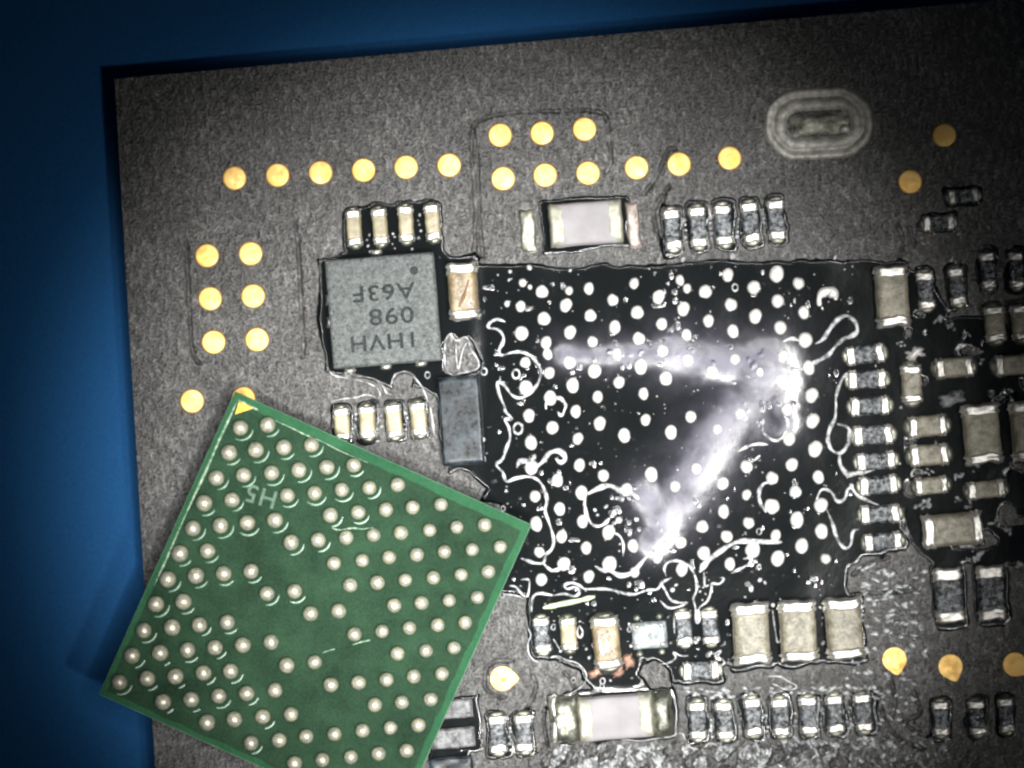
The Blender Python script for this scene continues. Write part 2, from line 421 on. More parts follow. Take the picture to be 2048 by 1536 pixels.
# rough granular zones
gran = sst(BY, 1475, 1510) * sst(BX, 1040, 1120) * (1 - .75 * sst(BX, 1650, 1850))
leather = np.exp(-((BX - 565) / 75) ** 2 - ((BY - 545) / 75) ** 2) + .6 * np.exp(-((BX - 640) / 60) ** 2 - ((BY - 470) / 90) ** 2) + .5 * sst(BX, 650, 700) * sst(BY, 400, 700) * (1 - sst(BY, 1000, 1100))
lobe = np.exp(-(((BX - 1110) / 80) ** 2 + ((BY - 1355) / 45) ** 2) ** 2)
stre = (BX * .8 + BY * .6); strf = (BX * -.6 + BY * .8)
Z = .004 * fbm(BX, BY, 60, 11) + .0035 * fbm(BX, BY, 14, 15, 2)
Z += leather * (.013 * np.abs(vnoise(stre, strf * 2.2, 15, 21)) + .006 * vnoise(BX, BY, 8, 22))
Z += gran * 1.8 * (.05 * np.abs(vnoise(BX, BY, 22, 31)) + .02 * vnoise(BX + .4 * BY, BY, 11, 32) + .05 * sst(vnoise(BX, BY + .5 * BX, 22, 33), .0, .2))
Z += lobe * .010 * np.sin((BY + .05 * BX) / 3.1 + 3 * vnoise(BX, BY, 20, 41)) * sst(vnoise(BX, BY, 14, 43), -.1, .2)
Z += .020 * sst(BX, 1690, 1740) * sst(BY, 1110, 1140) * (fbm(BX, BY, 34, 51))
TRACES = [
 [(947, 560), (950, 480), (950, 400), (945, 320), (944, 262), (965, 238), (1030, 225), (1120, 222)],
 [(947, 262), (956, 330), (958, 420), (966, 515)],
 [(1130, 222), (1190, 222), (1214, 240), (1219, 290), (1222, 325), (1212, 345)],
 [(1352, 298), (1336, 300), (1326, 325), (1310, 358), (1286, 390)],
 [(1338, 372), (1322, 395), (1308, 420), (1310, 450), (1322, 490), (1330, 512)],
 [(1330, 385), (1325, 412)],
 [(373, 480), (376, 560), (380, 640), (386, 705), (400, 728)],
 [(592, 452), (598, 520), (602, 600), (607, 690), (606, 715)],
 [(1008 - 38, 1375), (1008 - 36, 1340), (1008 - 14, 1322), (1008 + 20, 1323)], [(972, 1378), (990, 1392), (1010, 1394)],
 [(1066, 1352), (1072, 1375), (1063, 1400), (1052, 1420)],
 [(1782, 1440), (1790, 1405), (1780, 1350)], [(1812, 1440), (1840, 1425), (1826, 1380)],
 [(1800, 1440), (1830, 1462), (1860, 1475)], [(1760, 1380), (1762, 1420), (1790, 1470), (1850, 1500)],
 [(1740, 1187), (1790, 1184), (1830, 1180)], [(1705, 1150), (1730, 1132), (1775, 1115)],
 [(1795, 450), (1806, 480), (1800, 520)], [(1820, 455), (1828, 490)], [(1130, 1345), (1142, 1362), (1150, 1385), (1140, 1400)],
 [(1090, 1415), (1088, 1450), (1096, 1490)], [(640, 590), (636, 640), (650, 690)],
]
for t in TRACES:
    x0 = min(p[0] for p in t) - 20; x1 = max(p[0] for p in t) + 20; y0 = min(p[1] for p in t) - 20; y1 = max(p[1] for p in t) + 20
    w = (BX > x0) & (BX < x1) & (BY > y0) & (BY < y1)
    d = d_path(BX[w], BY[w], catmull(t))
    Z[w] -= .10 * np.exp(-(d / 2.7) ** 2)
DOTS = [(420 + i * 13.5, 727 + (i % 2) * 1.5) for i in range(13)] + [(432 + i * 15, 472 + (i * 7 % 5) - i * .5) for i in range(9)] + [(985 + i * 11, 220 + (i * 3 % 4)) for i in range(19)] + [(520 + (i * 37 % 120), 480 + (i * 53 % 130)) for i in range(26)]
for (x, y) in DOTS:
    w = (np.abs(BX - x) < 12) & (np.abs(BY - y) < 12)
    Z[w] += .022 * np.exp(-((BX[w] - x) ** 2 + (BY[w] - y) ** 2) / 12.)
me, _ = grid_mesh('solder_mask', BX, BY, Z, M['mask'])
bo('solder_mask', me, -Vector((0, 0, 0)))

# ------------------------------------------------------------------ flux: wet, black and shiny, lying on the board
fx0, fx1, fy0, fy1, st = 596, 2100, 372, 1560, 2.4
FX, FY = np.meshgrid(np.arange(fx0, fx1, st), np.arange(fy0, fy1, st))
wx = FX + 10 * fbm(FX, FY, 45, 61, 3); wy = FY + 10 * fbm(FX, FY, 45, 71, 3)
f = np.full(FX.shape, -60.)
def add_box(cx, cy, w, h, ang=-TILT, r=10):
    global f
    f = np.maximum(f, -sd_box(wx, wy, cx, cy, w, h, ang, r))
def add_poly(pts):
    global f
    f = np.maximum(f, -sd_poly(wx, wy, pts))
def cut_poly(pts):
    global f
    f = np.minimum(f, sd_poly(wx, wy, pts))
add_poly([(955, 524), (1180, 530), (1320, 522), (1480, 516), (1745, 520), (1850, 545), (1905, 620), (1880, 700), (1800, 1100), (1762, 1114), (1724, 1118), (1703, 1138), (1696, 1170), (1706, 1205), (1724, 1245), (1738, 1300), (1730, 1330), (1450, 1335), (1440, 1370), (1340, 1370), (1290, 1320), (1300, 1370), (1260, 1385), (1180, 1390), (1160, 1345), (1110, 1318), (1060, 1300), (1050, 1195), (1000, 1185), (1000, 1010), (960, 1000), (948, 960), (900, 950), (878, 900), (875, 790), (700, 765), (655, 745), (640, 640), (645, 520), (690, 500), (700, 410), (870, 398), (890, 500), (900, 515)])
for c in CAPS:
    w_, l_ = (c[5], c[4]) if c[6] else (c[4], c[5])
    big = c[4] > 50
    add_box(c[2], c[3], (c[5] if c[6] else c[4]) + (22 if big else 18), (c[4] if c[6] else c[5]) + (30 if big else 28), r=16)
for (x, y, w_, l_, hz) in RES:
    if hz: add_box(x, y, l_ + 26, w_ + 18, r=15)
    else: add_box(x, y, w_ + 20, l_ + 30, r=18)
add_box(761, 626, 244, 244, r=6); add_box(1172, 447, 185, 112, r=10); add_box(1225, 1434, 262, 118, r=14); add_box(910, 1450, 110, 120, r=4)
add_box(905, 1535, 90, 70, r=4); add_box(1960, 880, 330, 500, r=90); add_box(1990, 1010, 250, 250, r=100)
# dry islands of solder mask left in the flux
ISL = [[(892, 690), (903, 672), (918, 680), (930, 672), (938, 684), (958, 724), (955, 738), (916, 746), (892, 736)],
       [(786, 762), (792, 752), (806, 748), (822, 756), (822, 772), (810, 780), (800, 790), (792, 776)],
       [(1290, 1328), (1310, 1322), (1340, 1350), (1345, 1375), (1300, 1380), (1278, 1350)],
       [(1445, 1365), (1460, 1355), (1530, 1350), (1590, 1372), (1592, 1380), (1520, 1378), (1450, 1384)],
       [(1605, 1360), (1650, 1345), (1740, 1350), (1750, 1372), (1680, 1390), (1620, 1384)],
       [(600, 735), (655, 748), (690, 752), (745, 768), (762, 790), (735, 792), (690, 796), (655, 812), (600, 815)],
       [(720, 905), (760, 885), (850, 885), (875, 930), (900, 950), (925, 945), (970, 975), (960, 1000), (850, 990)]]
for p_ in ISL: cut_poly(p_)
# mask patches between the right hand components
patch = vnoise(FX, FY, 46, 81) + .5 * vnoise(FX, FY, 20, 82)
right = sst(FX, 1795, 1830) * (1 - sst(FY, 1085, 1115)); 
f = np.where(right > .5, np.minimum(f, (0.30 - patch) * 40 + 2), f)
for c in CAPS + [('r', '', r_[0], r_[1], r_[2], r_[3], r_[4]) for r_ in RES]:
    if c[2] > 1780: add_box(c[2], c[3], (c[5] if c[6] else c[4]) + 14, (c[4] if c[6] else c[5]) + 14, r=10)
# tears, and holes at random so that the shore is ragged
f += 5.0 * fbm(FX, FY, 26, 91, 3) * np.exp(-np.abs(f) / 22)
lev = .034 + .014 * fbm(FX, FY, 120, 93, 2)
inner = sst(FX, 930, 980) * (1 - sst(FX, 1560, 1800)) * sst(FY, 505, 525) * (1 - sst(FY, 1370, 1400))
lev = lev * (.42 + .58 * inner)
H = -.03 + (.03 + lev) * sst(f, -4, 7)
H += np.where(f > 0, .010 * fbm(FX, FY, 90, 95, 2), 0)
# raised ridges with the ring light's glare painted on as a pale band
glare_specks = np.zeros(FX.shape)
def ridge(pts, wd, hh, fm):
    global H, glare_specks
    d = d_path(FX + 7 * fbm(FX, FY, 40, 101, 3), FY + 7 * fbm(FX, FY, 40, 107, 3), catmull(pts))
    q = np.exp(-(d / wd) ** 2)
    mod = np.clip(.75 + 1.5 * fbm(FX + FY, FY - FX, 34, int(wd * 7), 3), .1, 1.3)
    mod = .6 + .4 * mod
    H = H + hh * q * (.92 + .08 * mod); glare_specks = np.maximum(glare_specks, fm * mod * .35 * np.exp(-(d / (wd * 1.7)) ** 2)); glare_specks = np.maximum(glare_specks, fm * mod * np.exp(-(d / (wd * 1.0)) ** 2))
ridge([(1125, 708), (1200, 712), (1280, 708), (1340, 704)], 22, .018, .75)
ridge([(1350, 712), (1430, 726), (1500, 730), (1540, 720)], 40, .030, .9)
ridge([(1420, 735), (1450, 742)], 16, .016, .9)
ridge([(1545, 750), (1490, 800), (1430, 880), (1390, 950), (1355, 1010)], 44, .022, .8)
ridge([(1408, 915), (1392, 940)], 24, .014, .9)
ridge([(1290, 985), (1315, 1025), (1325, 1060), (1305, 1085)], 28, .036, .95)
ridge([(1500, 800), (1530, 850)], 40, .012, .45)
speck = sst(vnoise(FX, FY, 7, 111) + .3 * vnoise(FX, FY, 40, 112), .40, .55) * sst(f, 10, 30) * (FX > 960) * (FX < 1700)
H += .012 * speck; glare_specks = np.maximum(glare_specks, .35 * speck * sst(FY, 680, 760))
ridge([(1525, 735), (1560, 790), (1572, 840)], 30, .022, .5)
keep = H > -.02
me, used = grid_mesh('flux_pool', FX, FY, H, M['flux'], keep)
at = me.attributes.new('glare_specks', 'FLOAT', 'POINT'); at.data.foreach_set('value', glare_specks.ravel()[used].astype(np.float32))
fo = bo('flux_pool', me, (0, 0, 0), label='wet black flux with a pale painted glare, spread between the parts of the board', kind='stuff')

# ------------------------------------------------------------------ gold pads
padme = [dome('gold_pad', .245, .035, M['gold'], 28, 6, seed=s, wob=.004, power=6) for s in range(3)]
for i, (x, y) in enumerate(PADS):
    bo('gold_pad', padme[i % 3], P(x, y, .012), rot=i)
def teardrop(cx, cy, r, ang, ext):
    pts = []
    for k in range(30):
        a = 2 * math.pi * k / 30
        d = abs((a - ang + math.pi) % (2 * math.pi) - math.pi)
        q = r + ext * max(0, 1 - d / .65) ** 1.4
        pts.append((cx + q * math.cos(a), cy + q * math.sin(a)))
    return pts
bo('gold_pad', slab('gold_pad', teardrop(1005, 1357, 24, 0.0, 9), -.01, .05, M['gold'], .008), label='bright gold pad with a pin hole and a short tail')
bo('pad_hole', dome('pad_hole', .045, .012, M['gold_dull'], 12, 3), P(1007, 1360, .048))
for (x, y, a, l_) in [(1789, 1319, 1.35, None), (1901, 1333, 1.2, None), (2030, 1329, .6, None)]:
    bo('gold_pad', slab('gold_pad', teardrop(x, y, 24, a, 9), -.01, .04, M['gold'], .008))

# ------------------------------------------------------------------ plated slot
def stadium(cx, cy, w, h, ang, n=14):
    pts = []; r = h / 2; e = w / 2 - r
    for k in range(2 * n):
        a = -math.pi / 2 + math.pi * (k % n) / (n - 1) + (0 if k < n else math.pi)
        sx = e if k < n else -e
        x, y = sx + r * math.cos(a), r * math.sin(a)
        pts.append((cx + x * math.cos(ang) - y * math.sin(ang), cy + x * math.sin(ang) + y * math.cos(ang)))
    return pts
def stad_rings(name, prof, mat):
    V, F = [], []; n = None
    for (w, h, z) in prof:
        s = stadium(1637, 247, w, h, math.radians(-3)); n = len(s)
        for i, (x, y) in enumerate(s):
            q = 1 + .012 * math.sin(i * 1.7) + .01 * math.sin(i * .8 + z * 40)
            V.append(tuple(P(1637 + (x - 1637) * q, 247 + (y - 247) * q, z)))
    for r_ in range(len(prof) - 1):
        for i in range(n): F.append((r_ * n + i, r_ * n + (i + 1) % n, (r_ + 1) * n + (i + 1) % n, (r_ + 1) * n + i))
    F.append(tuple((len(prof) - 1) * n + i for i in range(n)))
    return mesh(name, V, F, mat)
slot = bo('plated_slot', stad_rings('plated_slot', [(222, 146, -.02), (216, 140, .045), (206, 130, .058), (194, 118, .052), (184, 108, .02), (180, 104, .02), (172, 96, .05), (152, 78, .06), (138, 62, .045), (126, 50, -.01), (112, 42, -.04)], M['silver_ring']), label='oval plated slot with a dull silver rim near the upper right of the board')
bo('slot_solder', pillow('slot_solder', 1.15, .42, .055, M['slot_pit'], 2.5, 14, 4, .02, .006), P(1640, 248, .0) - slot.location - board.location, rot=.1, parent=slot)
bo('solder_glint', dome('solder_glint', .09, .09, M['solder'], 14, 5, 3, .1), P(1690, 258, .05) - slot.location - board.location, parent=slot)

# ------------------------------------------------------------------ chip components
MC = {}
def cached(key, fn):
    if key not in MC: MC[key] = fn()
    return MC[key]
NAMES_USED = {}
def chip_part(name, matk, x, y, w, l, hz, h, label=None, i=0, tmat='tin', tfrac=.25, fil=True):
    W_, L_ = w / 100, l / 100
    v = i % 3
    rot = TILT + (math.pi / 2 if hz else 0) + random.Random(x * 7 + y).uniform(-.03, .03)
    t = L_ * tfrac
    body = cached(('b', matk, w, l, h, v), lambda: pillow(name, W_ * .95, L_ - t * .8, h, M[matk], 9, 12, v, .004, .004))
    o = bo(name, body, P(x, y, 0) + Vector((0, 0, 0)), rot, label)
    tm = cached(('t', tmat, w, l, h, v, 0), lambda: pillow('terminal', W_, t, h + .02, M[tmat], 8, 14, v + 5, W_ * .022, .006))
    tm2 = cached(('t', tmat, w, l, h, v, 1), lambda: pillow('terminal', W_ * 1.0, t * .95, h + .022, M[tmat], 7, 14, v + 9, W_ * .028, .008))
    for s, mm in ((1, tm), (-1, tm2)):
        bo('terminal', mm, (0, s * (L_ / 2 - t / 2), 0), 0, parent=o)
        if fil and (w < 50 or i == 11):
            fm = cached(('f', w, l), lambda: dome('solder_fillet', W_ * .42, h * .4, M['fillet'], 16, 5, 2, .04))
            bo('solder_fillet', fm, (0, s * (L_ / 2 + .015), .0), 0, parent=o, scale=(1, .55 if w < 50 else .45, 1))
    return o
CL = {8: 'brown ceramic capacitor with a scratch, beside the upper right corner of the marked chip',
      9: 'large grey tan capacitor at the upper right corner of the solder bump grid',
      11: 'brown capacitor with copper showing at its foot, below the solder bump grid',
      12: 'left of the three large tan capacitors side by side', 13: 'middle of the three large tan capacitors side by side', 14: 'right of the three large tan capacitors side by side',
      26: 'large tan capacitor lying lengthwise near the right edge'}
capo = []
for i, (nm, mk, x, y, w, l, hz, h) in enumerate(CAPS):
    capo.append(chip_part(nm, mk, x, y, w, l, hz, h, CL.get(i), i, tfrac=.24 if w < 50 else .2))
for i, (x, y, w, l, hz) in enumerate(RES):
    chip_part('chip_resistor', 'black', x, y, w, l, hz, .16 if w < 45 else .22, None, i, tfrac=.24)
# scratch on the brown capacitor
def on_body(cap, name, pts, r, mat, z):
    me_ = tube(name, pts, r, mat, z, .3, 3)
    R_ = Matrix.Rotation(-cap.rotation_euler.z, 3, 'Z'); base = cap.location + board.location
    for v in me_.vertices: v.co = R_ @ (v.co - Vector((base.x, base.y, 0)))
    bo(name, me_, (0, 0, 0), parent=cap)
on_body(capo[8], 'scratch', [(938, 560), (932, 580), (926, 598), (918, 614)], 3.2, M['scr'], .452)
on_body(capo[8], 'scratch', [(944, 598), (936, 606), (941, 612)], 3.2, M['tin'], .452)
on_body(capo[11], 'residue_streak', [(1194, 1262), (1206, 1264), (1214, 1262), (1218, 1272)], 2.2, M['thread'], .422)
on_body(capo[11], 'residue_streak', [(1196, 1268), (1200, 1290), (1206, 1304), (1214, 1290), (1210, 1276)], 4.5, M['thread'], .422)


# white coated large capacitors
def big_white(x, y, w, l, label):
    o = bo('chip_capacitor', pillow('chip_capacitor', (w - 8) / 100, l / 100, .42, M['white'], 12, 16, 3, .004, .003), P(x, y, 0), TILT, label)
    a = pillow('terminal', .32, l / 100 + .01, .425, M['cream'], 9, 14, 7, .006, .004)
    bo('terminal', a, (-w / 200 + .16, 0, 0), parent=o)
    bo('terminal', a, (w / 200 - .16, 0, 0), parent=o)
    return o
big_white(1172, 447, 146, 86, 'large white topped capacitor above the solder bump grid')
big_white(1231, 1434, 150, 88, 'large pinkish white capacitor at the bottom, between broad solder fillets')
for (x, y, w, h, mk, z) in [(1056, 462, 32, 88, 'fillet', .07), (1267, 450, 26, 92, 'pinkish', .06)]:
    bo('solder_land', pillow('solder_land', w / 100, h / 100, z, M[mk], 4, 12, int(x), .012, .01), P(x, y, 0), TILT)
for (x, y, w, h, mk, z) in [(1130, 1437, 62, 96, 'fillet', .22), (1324, 1427, 44, 92, 'fillet', .26)]:
    bo('solder_land', pillow('solder_land', w / 100, h / 100, z, M[mk], 3, 14, int(x), .02, .02), P(x, y, 0), TILT)
bo('solder_land', pillow('solder_land', .16, .92, .12, M['tin'], 3, 12, 8, .015, .01), P(1110, 1437, .06), TILT)
for (x, y, w, h) in [(1190, 1346, 26, 16), (1236, 1344, 24, 18), (1257, 1322, 20, 26)]:
    bo('copper_patch', pillow('copper_patch', w / 100, h / 100, .03, M['copper'], 4, 8, x, .015, .004), P(x, y, .04), .4)

# four-ended pale array
arr = bo('resistor_array', pillow('resistor_array', .70, .54, .2, M['array'], 12, 14, 3, .004, .01), P(1299, 1270, 0), TILT, 'pale bluish grey block with four bright corners')
tm = pillow('terminal', .17, .15, .225, M['tin'], 3, 10, 4, .006, .01); pf = dome('solder_fillet', .085, .08, M['fillet'], 12, 4)
for sx in (-1, 1):
    for sy in (-1, 1):
        bo('terminal', tm, (sx * .24, sy * .19, 0), parent=arr); bo('solder_fillet', pf, (sx * .22, sy * .36, 0), parent=arr)

# black glassy block and blocks at the bottom left
bo('power_inductor', pillow('power_inductor', .84, 1.78, .3, M['blackglass'], 22, 18, 3, .003, .004), P(922, 841, 0), TILT * .9, 'black glassy block beside the left edge of the solder bump grid')
for (x, y, w, h) in [(903, 1418, 84, 38), (906, 1476, 88, 40), (903, 1535, 88, 42)]:
    bo('black_block', pillow('black_block', w / 100, h / 100, .2, M['lump'] if y < 1500 else M['blackglass'], 16, 12, x, .004, .008), P(x, y, 0), TILT)

# marked chip
ic = bo('marked_chip', pillow('marked_chip', 2.18, 2.17, .42, M['ic'], 40, 22, 2, .003, .0), P(767, 621, 0), TILT, 'square grey chip marked 1HVH 098 A63F, upside down, with a dot')
def text(name, s, size, mat, z, extr=.004, sx=1.0):
    c = bpy.data.curves.new(name, 'FONT'); c.body = s; c.size = size; c.extrude = extr; c.align_x = 'CENTER'; c.align_y = 'CENTER'; c.space_character = 1.12; c.offset = .006
    t = bpy.data.objects.new(name, c); COL.objects.link(t)
    dg = bpy.context.evaluated_depsgraph_get(); me = bpy.data.meshes.new_from_object(t.evaluated_get(dg))
    bpy.data.objects.remove(t); me.materials.clear(); me.materials.append(mat)
    for v in me.vertices: v.co.x *= sx
    return me
def ic_print(name, me, px, py, rot=math.pi):
    q = P(px, py, .42)
    R = Matrix.Rotation(-ic.rotation_euler.z, 3, 'Z')
    l_ = R @ Vector((q.x - (ic.location.x + board.location.x), q.y - (ic.location.y + board.location.y), 0))
    o = bo(name, me, (l_.x, l_.y, .424), rot, parent=ic)
ic_print('lettering', text('lettering', 'A63F', .44, M['print'], 0, sx=1.22), 767, 583)
ic_print('lettering', text('lettering', '098', .46, M['print'], 0, sx=1.22), 783, 630)
ic_print('lettering', text('lettering', '1HVH', .44, M['print'], 0, sx=1.15), 768, 682)
ic_print('index_dot', dome('index_dot', .085, .004, M['print'], 20, 3), 828, 541)
pinm = pillow('chip_pin', .22, .10, .12, M['tin'], 3, 8, 1, .008, .01)
for (x, y) in [(772, 734), (842, 728), (700, 742), (657, 600), (659, 645), (753, 505)]:
    bo('chip_pin', pinm, P(x, y, .0), TILT if y > 700 or y < 520 else math.pi / 2)

# ------------------------------------------------------------------ solder bumps where the chip was
def cr(ox, oy, L): return [(ox + a[0] / 4.8, oy + a[1] / 4.8, a[2] if len(a) > 2 else 1.) for a in L]
BUMPS = cr(940, 500, [(505, 315, .65), (575, 355, .4), (690, 400), (950, 390, .7), (1140, 370, .9), (355, 515, .5), (485, 540, .8), (920, 530), (1370, 480), (1575, 320, .9), (1810, 450), (1605, 600, 1.05), (1155, 630, 1.05), (710, 660), (495, 800, 1.25), (960, 790, 1.1), (1390, 740), (1840, 710), (1175, 880, .85), (1620, 850), (730, 890, .9), (1410, 1000), (745, 1000, .9), (1850, 970, 1.1), (530, 1080, .95), (955, 1080, 1.1), (1195, 1160, 1.1), (1640, 1120, 1.1), (760, 1180), (985, 1300, 1.05), (1430, 1270), (1875, 1230), (535, 1320, 1.05), (1225, 1410), (1665, 1380), (770, 1420, 1.05)]) \
 + cr(1320, 500, [(190, 290, .85), (260, 370, .7), (435, 400, 1.15), (650, 240, 1.), (900, 360, 1.15), (1120, 230, 1.2), (1330, 320, .9), (225, 565), (680, 525), (1130, 490, 1.1), (465, 680, 1.05), (915, 635, 1.1), (1380, 600, 1.05), (255, 815), (700, 780), (1155, 745, 1.1), (1395, 865, 1.15), (265, 1060, .95), (1180, 1020, 1.05), (720, 1050, .95), (500, 1170, 1.), (1425, 1130, 1.15), (960, 1170, .95), (1180, 1260, 1.2), (1455, 1395, 1.15), (60, 1230), (1220, 1530, 1.0)]) \
 + cr(940, 800, [(565, 150), (1015, 110), (790, 265), (1245, 225, 1.05), (1685, 190, .95), (585, 410), (1035, 370), (1480, 340), (1050, 625), (590, 650, 1.1), (840, 770, 1.1), (1280, 725, .9), (1740, 715, 1.05), (625, 925), (1070, 890), (860, 1045, .95), (1080, 1165), (635, 1190, 1.1), (1330, 1270, 1.1), (880, 1310, 1.), (1115, 1420, 1.), (1565, 1400, 1.), (665, 1460, .9), (1385, 1080, .5), (1500, 860, 1.)]) \
 + cr(1320, 800, [(295, 160, .95), (105, 310), (550, 280, .9), (770, 130), (1465, 200, 1.1), (350, 660), (1240, 370, 1.15), (1490, 470, 1.2), (830, 640, 1.), (1265, 620, 1.15), (145, 830, .9), (600, 800, 1.), (1520, 740, 1.05), (830, 910, .9), (1075, 750, 1.0), (1300, 880, 1.1), (610, 1070), (1075, 1020, 1.15), (850, 1180, .95), (405, 1215, .95), (1545, 1010, 1.2), (1315, 1150, 1.2), (195, 1365, .95), (640, 1310, .95), (1550, 1260, 1.15), (1110, 1300, 1.0), (890, 1440, 1.2), (1360, 1400, 1.2), (420, 1470, 1.0), (1130, 1520, 1.3)]) \
 + cr(940, 1080, [(900, 230, 1.05), (685, 380, .95), (1140, 350, .95), (1800, 170, .95), (1340, 230, 1.2), (1580, 310, .9)]) \
 + cr(1320, 1080, [(210, 280, 1.), (670, 230, 1.05), (1590, 180, .85)])
bm_var = [dome('solder_bump', .135, .075, M['solder'], 20, 7, s, .03 + .012 * (s % 4), 2.0, crater=(.35 if s == 5 else 0)) for s in range(8)]
rb = random.Random(5)
for i, (x, y, s) in enumerate(BUMPS):
    k = rb.choice(range(8))
    sc = s * .90 * rb.uniform(.9, 1.08)
    bo('solder_bump', bm_var[k], P(x, y, .035), rb.uniform(-.25, .25), scale=(sc * .96, sc * 1.12, 1))
bo('solder_blob', pillow('solder_blob', .34, .20, .14, M['solder'], 3, 10, 2, .03, .02), P(1830, 707, .02), .35)
bo('residue_lump', pillow('residue_lump', .50, .26, .2, M['lump'], 6, 10, 2, .02, .02), P(1904, 797, .02), .3)
bo('hooked_solder', tube('hooked_solder', [(1639, 612), (1638, 596), (1648, 584), (1660, 582), (1670, 592), (1671, 600)], 9, M['solder'], .08, .6, 3), (0, 0, 0))

